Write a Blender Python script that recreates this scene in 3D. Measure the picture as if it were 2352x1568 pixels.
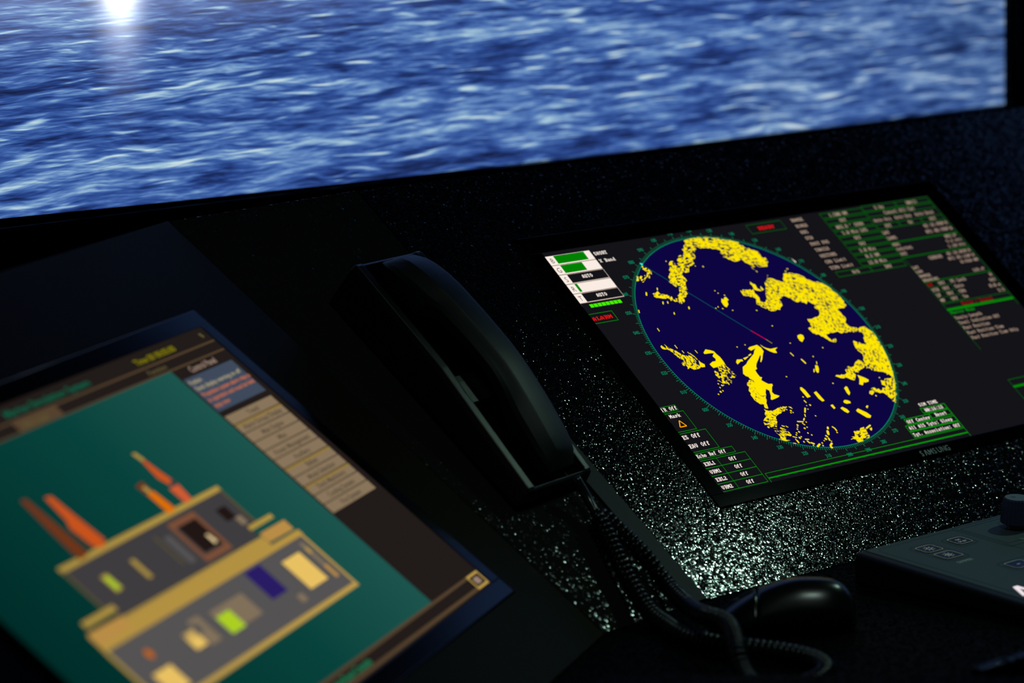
import bpy, bmesh, math, random
from mathutils import Vector, Matrix
random.seed(7)
C = bpy.context.scene.collection
for o in list(bpy.data.objects): bpy.data.objects.remove(o)
Z0 = 1.0                                   # height of the radar picture's centre above the floor

# ---------------------------------------------------------------- camera
cd = bpy.data.cameras.new('camera'); cam = bpy.data.objects.new('camera', cd); C.objects.link(cam)
cd.sensor_width = 36; cd.lens = 102.48; cd.clip_start = .05; cd.clip_end = 60
m = Matrix(((0.7545823102, 0.1310793199, -0.6429803644), (-0.6555935020, 0.1082846723, -0.7473095676),
            (-0.0283319118, 0.9854403288, 0.1676444485))).to_4x4()
m.translation = Vector((-1.91885815, -1.86774441, Z0 + 0.45856567)); cam.matrix_world = m
cd.dof.use_dof = True; cd.dof.focus_distance = 2.56; cd.dof.aperture_fstop = 4.2
sc = bpy.context.scene; sc.camera = cam

# ---------------------------------------------------------------- world and room light
w = bpy.data.worlds.new('world'); sc.world = w; w.use_nodes = True
w.node_tree.nodes['Background'].inputs[0].default_value = (.45, .65, 1, 1)
w.node_tree.nodes['Background'].inputs[1].default_value = .002
sc.view_settings.view_transform = 'Standard'; sc.view_settings.look = 'None'
sc.view_settings.exposure = 0; sc.view_settings.gamma = 1; sc.view_settings.use_curve_mapping = False

def spot(name, loc, target, power, colour, size, angle, blend=.8):
    l = bpy.data.lights.new(name, 'SPOT'); l.energy = power; l.color = colour; l.shadow_soft_size = size
    l.spot_size = math.radians(angle); l.spot_blend = blend
    o = bpy.data.objects.new(name, l); C.objects.link(o); o.location = loc
    o.rotation_euler = (Vector(target) - Vector(loc)).to_track_quat('-Z', 'Y').to_euler()
    return o
# small greenish lamp high over the chart table at the right
spot('overhead_lamp', (.69, -.337, Z0 + .82), (-.10, -.21, Z0 - .15), 7.2, (.58, 1, .78), .008, 42, .9)
# unseen fill lamp, added to light the phone cradle and left panel
spot('fill_lamp', (-.55, -1.10, 2.4), (-.4, -.15, .9), 8.0, (.74, 1, .88), .02, 40, .8)

# ---------------------------------------------------------------- helpers
def lin(c):
    r = []
    for v in c:
        v /= 255.; r.append(v / 12.92 if v <= .04045 else ((v + .055) / 1.055) ** 2.4)
    return (*r, 1)
class NT:
    def __init__(s, name):
        s.m = bpy.data.materials.new(name); s.m.use_nodes = True; s.t = s.m.node_tree; s.t.nodes.clear()
        s.out = s.t.nodes.new('ShaderNodeOutputMaterial')
    def n(s, typ, **k):
        nd = s.t.nodes.new('ShaderNode' + typ)
        for a, v in k.items():
            if a.startswith('i'): nd.inputs[int(a[1:])].default_value = v
            else: setattr(nd, a, v)
        return nd
    def l(s, a, b): s.t.links.new(a, b)
    def math(s, op, a, b=None, c=None, clamp=False):
        nd = s.n('Math', operation=op, use_clamp=clamp)
        for i, v in enumerate((a, b, c)):
            if v is None: continue
            if isinstance(v, (int, float)): nd.inputs[i].default_value = v
            else: s.l(v, nd.inputs[i])
        return nd.outputs[0]
    def ramp(s, fac, stops, interp='LINEAR'):
        r = s.n('ValToRGB'); r.color_ramp.interpolation = interp; e = r.color_ramp.elements
        while len(e) > 1: e.remove(e[-1])
        e[0].position = stops[0][0]; e[0].color = stops[0][1]
        for p, c in stops[1:]: x = e.new(p); x.color = c
        s.l(fac, r.inputs[0]); return r.outputs[0]
def glow(name, c, strength=1.0):           # a lit pixel area of a screen, or brightness put into a mark
    t = NT(name); e = t.n('Emission', i0=lin(c), i1=strength); t.l(e.outputs[0], t.out.inputs[0]); return t.m
def plastic(name, c, rough=.4, spec=.5, bump=None, coat=0):
    t = NT(name); p = t.n('BsdfPrincipled'); p.inputs['Base Color'].default_value = lin(c)
    p.inputs['Roughness'].default_value = rough; p.inputs['Specular IOR Level'].default_value = spec
    p.inputs['Coat Weight'].default_value = coat
    if bump:
        sc_, st, dist = bump; tc = t.n('TexCoord'); nz = t.n('TexNoise'); nz.inputs['Scale'].default_value = sc_
        nz.inputs['Detail'].default_value = 2; t.l(tc.outputs['Object'], nz.inputs['Vector'])
        b = t.n('Bump'); b.inputs['Strength'].default_value = st; b.inputs['Distance'].default_value = dist
        t.l(nz.outputs[0], b.inputs['Height']); t.l(b.outputs[0], p.inputs['Normal'])
    t.l(p.outputs[0], t.out.inputs[0]); return t.m
def grained(name, c, scale, slope, rough, spec, rare=3.0):   # pebbled lacquer: every grain is a little dome
    t = NT(name); p = t.n('BsdfPrincipled'); p.inputs['Base Color'].default_value = lin(c)
    p.inputs['Roughness'].default_value = rough; p.inputs['Specular IOR Level'].default_value = spec
    tc = t.n('TexCoord'); wn = t.n('TexNoise'); wn.inputs['Scale'].default_value = scale*.5; wn.inputs['Detail'].default_value = 1
    t.l(tc.outputs['Object'], wn.inputs['Vector'])
    ad = t.n('MixRGB', blend_type='ADD'); ad.inputs[0].default_value = 1
    sc_ = t.n('VectorMath', operation='SCALE'); t.l(wn.outputs['Color'], sc_.inputs[0]); sc_.inputs['Scale'].default_value = .8/scale
    t.l(tc.outputs['Object'], ad.inputs[1]); t.l(sc_.outputs[0], ad.inputs[2])
    v = t.n('TexVoronoi'); v.inputs['Scale'].default_value = scale; t.l(ad.outputs[0], v.inputs['Vector'])
    sp = t.n('SeparateXYZ'); t.l(v.outputs['Color'], sp.inputs[0])
    dm = t.math('MINIMUM', v.outputs['Distance'], .36); d2 = t.math('MULTIPLY_ADD', t.math('SUBTRACT', v.outputs['Distance'], dm), .72, t.math('MULTIPLY', dm, dm))
    amp = t.math('MULTIPLY_ADD', t.math('POWER', sp.outputs[0], 1.6), -1.6, -.15)
    t.l(t.math('MULTIPLY', t.math('POWER', sp.outputs[1], rare), spec), p.inputs['Specular IOR Level'])
    b = t.n('Bump'); b.inputs['Strength'].default_value = 1; b.inputs['Distance'].default_value = slope/scale
    t.l(t.math('MULTIPLY', d2, amp), b.inputs['Height']); t.l(b.outputs[0], p.inputs['Normal']); t.l(p.outputs[0], t.out.inputs[0]); return t.m

class MB:
    def __init__(s): s.v = []; s.f = []; s.mi = []
    def add(s, vs, fs, mi=0):
        k = len(s.v); s.v += [tuple(x) for x in vs]
        for f in fs: s.f.append([i + k for i in f]); s.mi.append(mi)
    def box(s, x0, x1, y0, y1, z0, z1, mi=0):
        s.add([(x0,y0,z0),(x1,y0,z0),(x1,y1,z0),(x0,y1,z0),(x0,y0,z1),(x1,y0,z1),(x1,y1,z1),(x0,y1,z1)],
              [(3,2,1,0),(4,5,6,7),(0,1,5,4),(1,2,6,5),(2,3,7,6),(3,0,4,7)], mi)
    def rect(s, x0, y0, x1, y1, z, mi=0):
        s.add([(x0,y0,z),(x1,y0,z),(x1,y1,z),(x0,y1,z)], [(0,1,2,3)], mi)
    def frame(s, x0, y0, x1, y1, t, z, mi=0, ty=None):
        ty = ty or t
        s.rect(x0, y0, x1, y0+ty, z, mi); s.rect(x0, y1-ty, x1, y1, z, mi)
        s.rect(x0, y0+ty, x0+t, y1-ty, z, mi); s.rect(x1-t, y0+ty, x1, y1-ty, z, mi)
    def prism(s, pts, z0, z1, mi=0):       # polygon in x,y (counter-clockwise) extruded along z
        n = len(pts); s.add([(x,y,z0) for x,y in pts] + [(x,y,z1) for x,y in pts],
            [tuple(range(n-1,-1,-1)), tuple(range(n,2*n))] + [(i,(i+1)%n,(i+1)%n+n,i+n) for i in range(n)], mi)
    def loft(s, rings, cap=True, closed=False, mi=0):
        n = len(rings[0]); vs = [p for r in rings for p in r]; fs = []
        R = len(rings)
        for a in range(R if closed else R-1):
            b = (a+1) % R
            for i in range(n): fs.append((a*n+i, a*n+(i+1)%n, b*n+(i+1)%n, b*n+i))
        if cap and not closed: fs += [tuple(range(n-1,-1,-1)), tuple((R-1)*n+i for i in range(n))]
        s.add(vs, fs, mi)
    def tube(s, pts, r, seg=8, mi=0):
        rings = []; up = None; n = len(pts)
        for i, p in enumerate(pts):
            d = (Vector(pts[min(i+1,n-1)]) - Vector(pts[max(i-1,0)])).normalized()
            if up is None: up = Vector((0,0,1)) if abs(d.z) < .9 else Vector((1,0,0))
            a = (up - d*up.dot(d)).normalized(); b = d.cross(a); up = a
            rr = r[i] if isinstance(r, (list, tuple)) else r
            rings.append([Vector(p) + (a*math.cos(t) + b*math.sin(t))*rr for t in [2*math.pi*k/seg for k in range(seg)]])
        s.loft(rings, mi=mi)
    def lathe(s, prof, seg=32, ribs=0, depth=0, mi=0):
        rings = []
        for r, z in prof:
            ring = []
            for k in range(seg):
                t = 2*math.pi*k/seg; q = r
                if ribs and r > .003: q = r - depth*(.5+.5*math.cos(ribs*t))
                ring.append((q*math.cos(t), q*math.sin(t), z))
            rings.append(ring)
        s.loft(rings, mi=mi)
    def build(s, name, mats, parent=None, smooth=False, bevel=0, seg=2, angle=35):
        me = bpy.data.meshes.new(name); me.from_pydata([tuple(x) for x in s.v], [], s.f)
        for mm in (mats if isinstance(mats, (list, tuple)) else [mats]): me.materials.append(mm)
        me.polygons.foreach_set('material_index', s.mi)
        me.update()
        o = bpy.data.objects.new(name, me); C.objects.link(o)
        if parent: o.parent = parent
        if bevel:
            b = o.modifiers.new('bevel', 'BEVEL'); b.width = bevel; b.segments = seg; b.limit_method = 'ANGLE'; b.angle_limit = math.radians(angle)
        if smooth:
            me.polygons.foreach_set('use_smooth', [True]*len(me.polygons))
        return o
def tag(o, label, cat, group=None):
    o['label'] = label; o['category'] = cat
    if group: o['group'] = group
    return o
def struct(o): o['kind'] = 'structure'; return o
def empty(name, origin, ex, ey, ez, label, cat):
    o = bpy.data.objects.new(name, None); C.objects.link(o); o.empty_display_size = .03
    M = Matrix((ex, ey, ez)).transposed().to_4x4(); M.translation = Vector(origin); o.matrix_world = M
    return tag(o, label, cat)

# -------- screen lettering: an 8 x 8 terminal face, rows of lit pixels
FONT = {'A':'0C1E33333F3333','B':'3F66663E66663F','C':'3C66030303663C','D':'1F36666666361F','E':'7F46161E16467F','F':'7F46161E16060F',
'G':'3C66030373667C','H':'3333333F333333','I':'1E0C0C0C0C0C1E','K':'6766361E366667','L':'0F06060646667F','M':'63777F7F6B6363','N':'63676F7B736363',
'O':'1C36636363361C','P':'3F66663E06060F','R':'3F66663E366667','S':'1E33070E38331E','T':'3F2D0C0C0C0C1E','U':'3333333333333F','V':'33333333331E0C',
'W':'6363636B7F7763','X':'6363361C1C3663','Y':'3333331E0C0C1E','a':'00001E303E336E','b':'0706063E66663B','c':'00001E3303331E','d':'3830303E33336E',
'e':'00001E333F031E','f':'1C36060F06060F','g':'00006E33333E301F','h':'0706366E666667','i':'0C000E0C0C0C1E','k':'070666361E3667','l':'0E0C0C0C0C0C1E',
'm':'0000337F7F6B63','n':'00001F33333333','o':'00001E3333331E','p':'00003B66663E060F','r':'00003B6E66060F','s':'00003E031E301F','t':'080C3E0C0C2C18',
'u':'0000333333336E','v':'00003333331E0C','w':'0000636B7F7F36','x':'000063361C3663','y':'00003333333E301F','z':'00003F190C263F','0':'3E63737B6F673E','1':'0C0E0C0C0C0C3F','2':'1E33301C06333F',
'3':'1E33301C30331E','4':'383C36337F3078','5':'3F031F3030331E','6':'1C06031F33331E','7':'3F3330180C0C0C','8':'1E33331E33331E','9':'1E33333E30180E',
'.':'00000000000C0C','\'':'06060300000000',':':'000C0C00000C0C','/':'6030180C060301','-':'0000003F000000','(':'180C0606060C18',')':'060C1818180C06',
'Q':'1E3333333B1E38','J':'7830303033331E','Z':'7F6331184C667F','+':'000C0C3F0C0C00','|':'18181800181818','q':'00006E33333E3078','j':'30003030303333'}
def words(mb, txt, x, y, z, px=.42, row=.6, mi=0, just='L', mm=.001):
    # x = left (or centre), y = baseline in millimetres of the display's own frame (y up)
    if just == 'C': x -= len(txt)*8*px/2
    if just == 'R': x -= len(txt)*8*px
    for ch in txt:
        g = FONT.get(ch)
        if g:
            for r in range(len(g)//2):
                bits = int(g[2*r:2*r+2], 16); k = 0
                while k < 8:
                    if bits >> k & 1:
                        k2 = k
                        while k2 < 8 and bits >> k2 & 1: k2 += 1
                        y1 = y + (7-r)*row
                        mb.rect((x+k*px)*mm, (y1-row)*mm, (x+k2*px)*mm, y1*mm, z, mi); k = k2
                    else: k += 1
        x += 8*px
def letters(txt, size, mats, name, parent, origin, ex=(1,0,0), ey=(0,1,0), extrude=0, align='LEFT', sx=1, shear=0, offset=0):
    cu = bpy.data.curves.new('t', 'FONT'); cu.body = txt; cu.size = 1; cu.extrude = extrude; cu.align_x = align; cu.shear = shear; cu.offset = offset
    ob = bpy.data.objects.new('t', cu); me = bpy.data.meshes.new_from_object(ob)
    ex = Vector(ex); ey = Vector(ey); ez = ex.cross(ey)
    for v in me.vertices: c = v.co*size; v.co = Vector(origin) + ex*c.x*sx + ey*c.y + ez*c.z
    me.materials.clear(); me.materials.append(mats); me.name = name
    bpy.data.objects.remove(ob); bpy.data.curves.remove(cu)
    if not parent: return me
    o = bpy.data.objects.new(name, me); C.objects.link(o); o.parent = parent; return o
def join_mesh(mb, me, mi=0):
    mb.add([v.co.copy() for v in me.vertices], [tuple(p.vertices) for p in me.polygons], mi); bpy.data.meshes.remove(me)

# ---------------------------------------------------------------- materials
M_grain = grained('pebbled_black_lacquer', (8, 9, 10), 440, .20, .10, 1.0, 2.2)
M_satin = plastic('satin_black_lacquer', (30, 28, 17), .5, .04, (900, .35, .0004))
M_wedge = grained('fine_black_lacquer', (33, 33, 31), 420, .12, .16, .6, 20)
M_strip = plastic('joint_strip_black', (20, 20, 26), .55, .2, (1500, .3, .0003))
M_desk = grained('desk_laminate', (11, 11, 10), 500, .12, .5, .06)
M_bezel = plastic('glossy_black_bezel', (5, 6, 8), .14, .22)
M_bezel_mat = plastic('matt_black_bezel', (4, 4, 6), .08, .1)
M_black = plastic('black_plastic', (10, 11, 12), .38, .45)
M_wall = plastic('dark_wall', (9, 11, 15), .8, .2)
M_floor = plastic('dark_floor', (12, 12, 13), .6, .3)
LAND=[(1,[-61,-1323,7,-1348,88,-1350,162,-1344,288,-1319,217,-1339,302,-1321,393,-1296,445,-1273,491,-1255,544,-1227,590,-1209,600,-1177,621,-1127,631,-1121,670,-1094,694,-1085,729,-1059,734,-1028,725,-973,765,-971,760,-921,682,-832,649,-797,622,-746,595,-715,565,-693,620,-757,592,-707,527,-664,506,-697,522,-725,531,-766,515,-799,546,-830,507,-849,505,-891,523,-798,547,-834,510,-850,511,-896,471,-953,466,-984,448,-992,369,-975,335,-995,307,-1010,293,-1043,255,-1064,286,-1084,268,-1112,293,-1144,245,-1172,153,-1199,98,-1205,18,-1198,-18,-1195,-37,-1158,-76,-1098,-131,-1067,-138,-1033,-181,-1015,-226,-1008,-289,-939,-327,-940,-344,-968,-387,-900,-379,-879,-381,-845,-415,-826,-432,-804,-451,-767,-458,-739,-486,-700,-534,-659,-575,-637,-591,-610,-651,-582,-669,-595,-665,-614,-703,-620,-747,-642,-754,-678,-797,-670,-828,-686,-854,-695,-893,-711,-902,-737,-890,-759,-846,-762,-813,-780,-806,-740,-772,-734,-737,-718,-698,-688,-704,-674,-678,-664,-647,-649,-628,-680,-569,-719,-558,-746,-528,-785,-488,-793,-536,-806,-562,-791,-581,-829,-607,-863,-562,-885,-570,-887,-567,-916,-525,-958,-491,-977,-493,-1007,-466,-1022,-435,-1082,-390,-1109,-365,-1105,-363,-1070,-379,-1043,-337,-1066,-297,-1079,-313,-1097,-304,-1115,-273,-1130,-256,-1153,-224,-1162,-167,-1148,-179,-1170,-156,-1187,-155,-1227,-115,-1241,-92,-1277,-51,-1291]),(2,[591,-713,625,-711,677,-669,749,-638,767,-672,814,-725,856,-739,902,-735,906,-737,949,-714,999,-700,1036,-669,1054,-617,1096,-592,1128,-571,1165,-571,1204,-543,1231,-508,1254,-462,1267,-410,1282,-384,1290,-333,1292,-284,1265,-259,1284,-237,1226,-199,1194,-205,1157,-205,1126,-199,1136,-137,1142,-99,1132,-59,1092,-18,1101,7,1105,32,1132,43,1176,57,1183,70,1266,61,1298,61,1302,92,1320,122,1340,165,1332,211,1316,262,1313,327,1299,372,1274,444,1252,505,1221,576,1194,629,1165,684,1124,752,1069,829,986,928,913,1000,893,973,892,932,880,890,859,857,821,858,790,837,758,831,710,859,691,835,719,806,771,781,812,784,815,808,845,802,855,833,901,801,934,813,955,789,926,766,953,713,982,730,1014,707,1082,714,1117,710,1120,693,1110,661,1085,668,1075,637,1067,624,1014,614,996,599,947,583,931,545,895,544,867,533,809,551,762,577,744,562,701,606,648,653,610,640,580,611,497,595,457,564,485,552,579,570,622,555,630,516,703,481,725,499,714,526,745,497,761,500,820,458,873,433,907,451,921,478,946,441,977,412,993,379,984,354,969,328,969,298,986,242,1016,200,1040,223,1043,241,1071,223,1071,252,1099,263,1151,261,1137,241,1160,191,1193,168,1202,121,1164,114,1184,76,1146,99,1111,111,1088,95,1039,86,1005,97,981,81,947,93,930,84,916,63,859,65,797,65,746,68,742,103,758,141,814,134,821,147,785,182,739,164,716,133,688,87,672,84,661,52,613,38,597,5,595,-43,630,-48,660,-84,670,-148,707,-141,782,-157,823,-156,875,-189,889,-234,869,-262,889,-294,875,-327,861,-347,853,-367,807,-327,776,-356,748,-373,704,-372,680,-409,675,-434,612,-475,520,-437,517,-395,507,-361,478,-348,438,-314,405,-325,365,-309,318,-317,281,-353,246,-383,213,-430,241,-473,254,-483,250,-507,212,-526,183,-543,140,-556,140,-586,147,-620,201,-632,258,-613,319,-615,292,-560,306,-509,284,-460,308,-438,344,-437,370,-463,407,-516,493,-621,515,-672]),(0,[347,-709,359,-680,382,-664,371,-612,395,-590,393,-572,355,-585,321,-603,337,-660,329,-679]),(0,[431,-635,433,-607,439,-588,407,-576,412,-611]),(0,[-146,-567,-130,-549,-105,-574,-80,-576,-75,-534,-99,-529,-121,-483,-164,-455,-180,-464,-182,-499,-177,-528]),(0,[395,20,444,12,465,30,451,66,392,105,376,87,379,47]),(0,[-554,190,-521,162,-458,171,-466,195,-491,190,-556,218]),(0,[-438,160,-367,151,-366,157,-434,184]),(0,[-357,139,-311,124,-311,136,-350,151]),(0,[-122,42,-106,73,-83,95,-40,115,2,114,52,114,4,134,-2,174,-35,168,-72,140,-101,103,-119,68]),(0,[325,395,352,406,334,446,300,485,278,487,282,453]),(0,[-54,608,-34,612,-20,652,-17,734,-65,739,-71,636]),(0,[55,697,95,688,106,810,73,814,56,777]),(0,[447,718,480,701,496,710,476,781,440,808,434,784]),(0,[313,862,343,848,371,857,395,879,381,899,328,894,311,879]),(0,[130,874,163,869,164,915,136,923]),(0,[218,928,253,918,284,953,290,988,257,999,233,971]),(0,[379,989,418,972,482,1039,504,1083,473,1105,436,1092,377,1006]),(0,[728,599,754,622,784,645,815,680,798,700,745,704,736,693,693,729,662,708,716,649]),(0,[523,973,551,959,563,970,527,994]),(0,[362,1219,401,1209,387,1234,366,1246]),(1,[-1259,-135,-1225,-154,-1198,-160,-1162,-97,-1138,-70,-1114,-43,-1072,4,-1035,28,-1022,11,-999,18,-1005,62,-1010,84,-1005,136,-981,163,-1006,180,-1043,185,-1083,185,-1103,167,-1111,149,-1146,165,-1151,136,-1173,120,-1166,82,-1153,65,-1137,88,-1112,48,-1134,55,-1148,30,-1160,16,-1174,-32,-1167,-47,-1189,-77,-1207,-97,-1257,-112]),(0,[-957,88,-947,119,-923,146,-939,176,-979,174,-987,156,-971,120]),(0,[-835,15,-784,-18,-737,2,-707,22,-703,57,-689,94,-687,134,-692,184,-775,202,-857,206,-864,179,-866,156,-811,133,-773,135,-753,110,-765,74,-723,42,-752,36,-835,32]),(3,[-692,184,-691,241,-672,290,-670,341,-707,362,-733,351,-788,414,-843,425,-869,409,-918,427,-913,400,-919,343,-897,308,-881,244,-843,246,-821,261,-813,229,-832,203,-773,200]),(2,[-655,764,-616,794,-558,800,-517,792,-447,770,-374,787,-421,817,-471,835,-561,861,-591,877,-606,913,-644,966,-673,949,-692,972,-729,976,-739,946,-783,937,-764,891,-735,870,-691,851,-691,823,-654,792]),(0,[-361,790,-333,801,-331,827,-348,812]),(1,[-713,984,-677,1003,-690,1033,-658,1029,-630,991,-614,1010,-577,1057,-573,1107,-595,1114,-641,1093,-642,1115,-676,1135,-630,1156,-701,1152,-754,1119,-723,1109,-711,1073,-722,1038]),(1,[-781,-1099,-757,-1105,-741,-1082,-719,-1054,-706,-1003,-728,-987,-740,-989,-785,-942,-824,-954,-873,-913,-906,-906,-915,-945,-958,-932,-955,-951,-913,-998,-898,-981,-863,-990,-853,-978,-888,-950,-862,-940,-818,-992,-805,-985,-820,-958,-749,-1034,-773,-1034,-791,-1066,-772,-1073]),(1,[155,1209,198,1199,209,1216,242,1213,278,1188,315,1186,304,1205,316,1219,302,1254,307,1283,272,1317,239,1315,208,1304,182,1340,150,1343,112,1342,106,1320,111,1302,80,1286,45,1298,52,1290,102,1277,87,1260,138,1247]),(0,[-299,66,-268,49,-161,40,-140,79,-142,125,-188,168,-229,212,-270,244,-276,237,-216,174,-219,162,-279,208,-335,249,-366,283,-375,309,-410,320,-416,364,-414,404,-395,413,-429,444,-406,474,-382,501,-340,506,-344,525,-370,543,-413,596,-408,626,-362,655,-390,668,-437,676,-484,683,-491,671,-461,638,-431,576,-453,549,-489,587,-509,622,-574,609,-582,541,-519,435,-546,396,-544,379,-566,363,-576,333,-522,258,-455,232,-416,205,-278,134,-244,100,-207,75,-280,93]),(2,[-519,435,-582,541,-574,609,-509,622,-538,648,-563,693,-602,769,-632,757,-620,721,-652,703,-666,678,-681,647,-678,615,-679,581,-659,562,-664,533,-624,491,-633,466,-610,440,-556,416])]
CAPS=[[150,205,159,242,12],[219,302,230,351,18],[372,360,356,386,9],[273,440,248,469,11],[331,1208,401,1185,16],[-44,1112,-31,1131,15],[-31,1131,-31,1161,15],[-42,1182,-41,1184,15],[-993,-3,-971,43,11],[-1090,-126,-1090,-89,9],[-1057,-49,-1055,-22,8],[-909,-27,-906,5,8],[-1007,-23,-1003,-5,7],[-995,64,-996,98,9],[-968,55,-966,78,9],[-388,974,-330,989,14],[-349,1004,-338,1026,11],[-560,1176,-561,1198,18],[-572,1124,-538,1142,11],[-458,1181,-421,1189,13],[-451,1204,-442,1228,16],[-422,1232,-400,1248,18],[-342,1266,-384,1285,20],[-100,1106,-112,1120,20],[-138,1148,-155,1178,26],[-196,1192,-188,1204,18],[-189,1226,-195,1247,18],[-198,1285,-233,1306,20],[-185,848,-223,891,15],[-245,914,-256,937,11],[-286,956,-308,974,13],[-127,764,-123,787,13],[-564,1153,-566,1197,9],[-598,983,-579,996,11],[-557,997,-546,1011,10],[-621,1193,-600,1203,9],[-953,-782,-973,-752,15],[-789,-815,-803,-793,11],[-846,-643,-862,-619,12],[-793,-636,-801,-618,12],[-816,-497,-825,-479,12],[-599,-532,-610,-512,14],[-1190,-594,-1204,-566,12],[-1138,-349,-1140,-318,10],[-448,-1115,-447,-1113,12],[-152,-1003,-151,-1001,10],[-66,-982,-65,-979,13],[-65,-981,-64,-978,15],[-153,-671,-151,-669,11],[-138,-636,-136,-634,11],[-81,-599,-80,-596,13],[-263,-477,-262,-474,12],[-226,-447,-224,-444,12],[-301,-466,-300,-463,11],[-127,-407,-125,-405,12],[152,-357,154,-354,13],[190,-145,192,-142,12],[920,-788,922,-785,15],[875,-763,877,-761,15],[-408,21,-407,24,12],[-299,15,-297,17,11],[238,91,240,93,11],[578,214,579,216,13],[381,293,383,296,13],[-114,460,-112,462,13],[361,638,363,640,14],[962,681,964,683,13],[747,875,748,877,15],[-101,824,-100,827,18],[-146,822,-144,825,8],[-297,998,-296,1001,13],[-370,1061,-368,1064,18],[-333,1055,-331,1057,13],[-463,1086,-462,1089,19],[-459,1054,-458,1056,16],[-422,1012,-420,1014,20],[-439,1033,-438,1035,13],[-500,1092,-498,1095,14],[-520,1113,-518,1115,15],[-508,1151,-507,1154,23],[-481,1143,-480,1145,14],[-375,1120,-374,1122,15],[-349,1149,-348,1151,15],[-421,1263,-420,1265,14],[-496,1203,-495,1206,16],[-162,864,-161,866,11],[-108,720,-106,722,14],[-137,953,-135,956,12],[-303,1258,-302,1260,16],[-317,1288,-316,1290,16],[-228,1224,-227,1226,25],[-183,1261,-182,1263,13],[-236,1324,-235,1327,28],[-261,1239,-260,1241,12],[-369,841,-367,844,18],[-387,863,-385,866,13],[-360,866,-358,868,11],[-406,820,-405,822,12],[-671,974,-669,976,18],[-761,966,-760,969,21],[-868,252,-866,255,21],[-872,291,-871,293,18],[-913,414,-912,417,18],[-954,434,-953,437,14],[-983,481,-982,484,21],[-949,474,-948,477,14],[-1028,503,-1027,505,15],[-941,389,-940,392,14]]

# ---------------------------------------------------------------- consoles, desk, room
def V3(x, y, z): return Vector((x, y, z + Z0))
Z = Vector((0, 0, 1))
RU = Vector((0, .77229, .63527)); RN = Vector((0, -.63527, .77229)); RX = Vector((1, 0, 0))       # right panel: up-slope, outward
LX = Vector((.861629, .507538, 0)); LU = Vector((-.391967, .665428, .63527)); LN = Vector((.322424, -.547367, .77229))
P0 = V3(-.557973, .148813, .158073); P1 = V3(-.324696, .192169, .158073)
B1 = V3(-.275165, -.195138, -.160515); Q = P0 - LX*.0505 - LU*.5014
P2 = P1 + RX*1.25; B2 = B1 + RX*1.20
P3 = P0 - LX*.95; B3 = Q - LX*.95
WN = Vector((.11563, -.62214, .77432))
OR = V3(0, 0, 0)                                       # centre of the radar scope, on the right panel
def slab(mb, outer, n, t, hole=None, depth=.02):
    k = len(outer)
    lo = [p - n*t for p in outer]
    if hole:
        hl = [p - n*depth for p in hole]
        mb.add(outer + hole, [(i, (i+1)%k, (i+1)%k+k, i+k) for i in range(k)])
        mb.add(hole + hl, [(i, (i+1)%k, (i+1)%k+k, i+k) for i in range(k)])
        mb.add(lo + hl, [((i+1)%k, i, i+k, (i+1)%k+k) for i in range(k)])
    else:
        mb.add(outer, [tuple(range(k))]); mb.add(lo, [tuple(range(k-1, -1, -1))])
    mb.add(outer + lo, [((i+1)%k, i, i+k, (i+1)%k+k) for i in range(k)])
def weld(o):
    bm = bmesh.new(); bm.from_mesh(o.data); bmesh.ops.remove_doubles(bm, verts=bm.verts, dist=1e-5)
    bmesh.ops.recalc_face_normals(bm, faces=bm.faces); bm.to_mesh(o.data); bm.free()
def console(name, label, top, n, hole, mat, drop=.02):
    # top: back-left, back-right, front-right, front-left corners of the sloping face
    root = bpy.data.objects.new(name, None); C.objects.link(root); root.empty_display_size = .05
    base = sum(top, Vector())/4; base.z = 0; root.location = base; tag(root, label, 'console')
    o4 = [top[3], top[2], top[1], top[0]]
    mb = MB(); slab(mb, [p - base for p in o4], n, .018, [p - base for p in hole] if hole else None, .018)
    o = mb.build('sloping_panel', mat, root, bevel=.0012, seg=2); weld(o)
    mb = MB(); up = [p - base - n*.019 for p in o4]
    if hole:                                                     # open box under the cut-out: four walls and a floor
        lo = [Vector((p.x, p.y, 0)) for p in up]
        mb.add(up + lo, [((i+1)%4, i, i+4, (i+1)%4+4) for i in range(4)]); mb.add(lo, [(0,1,2,3)])
    else:
        lo = [Vector((p.x, p.y, 0)) for p in up]
        mb.add(up, [(0,1,2,3)]); mb.add(lo, [(3,2,1,0)]); mb.add(up + lo, [((i+1)%4, i, i+4, (i+1)%4+4) for i in range(4)])
    mb.build('cabinet', M_satin, root)
    return root, base
def on(o, ex, eu, u, v): return o + ex*u - eu*v
RH = [on(OR, RX, RU, u/1000, v/1000) for u, v in ((-194.6,169.3),(374.2,169.3),(374.2,-165.3),(-194.6,-165.3))]
right_console, _ = console('radar_console', 'right black console with pebbled sloping face holding the radar monitor', [P1, P2, B2, B1], RN, RH, M_grain)
LHc = [P0 + LX*u/1000 - LU*v/1000 for u, v in ((-681,430),(-105.5,430),(-105.5,88.5),(-681,88.5))]
left_console, _ = console('automation_console', 'left dark blue-black smooth console holding the ship diagram monitor', [P3, P0 - LX*.0005, Q - LX*.0005, B3], LN, LHc, M_satin)
wd = (P0-P1).normalized(); wq = (Q-B1).normalized()
corner_console, cb = console('corner_console', 'narrow black wedge console between the two monitors, under the telephone', [P0 + LX*.0005, P1 - RX*.0008, B1 - RX*.0008, Q + LX*.0005], WN, None, M_wedge)
mb = MB(); PM = B1.lerp(P1, .52); s4 = [B1 - RX*.001 + wq*.022, B1 - RX*.001, PM - RX*.001, PM - RX*.001 + wd*.024]
slab(mb, [p + WN*.0022 - cb for p in s4], WN, .003)
o = mb.build('joint_strip', M_strip, corner_console, bevel=.0006); weld(o); o['label'] = 'smooth black strip beside the pebbled radar panel'

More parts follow.
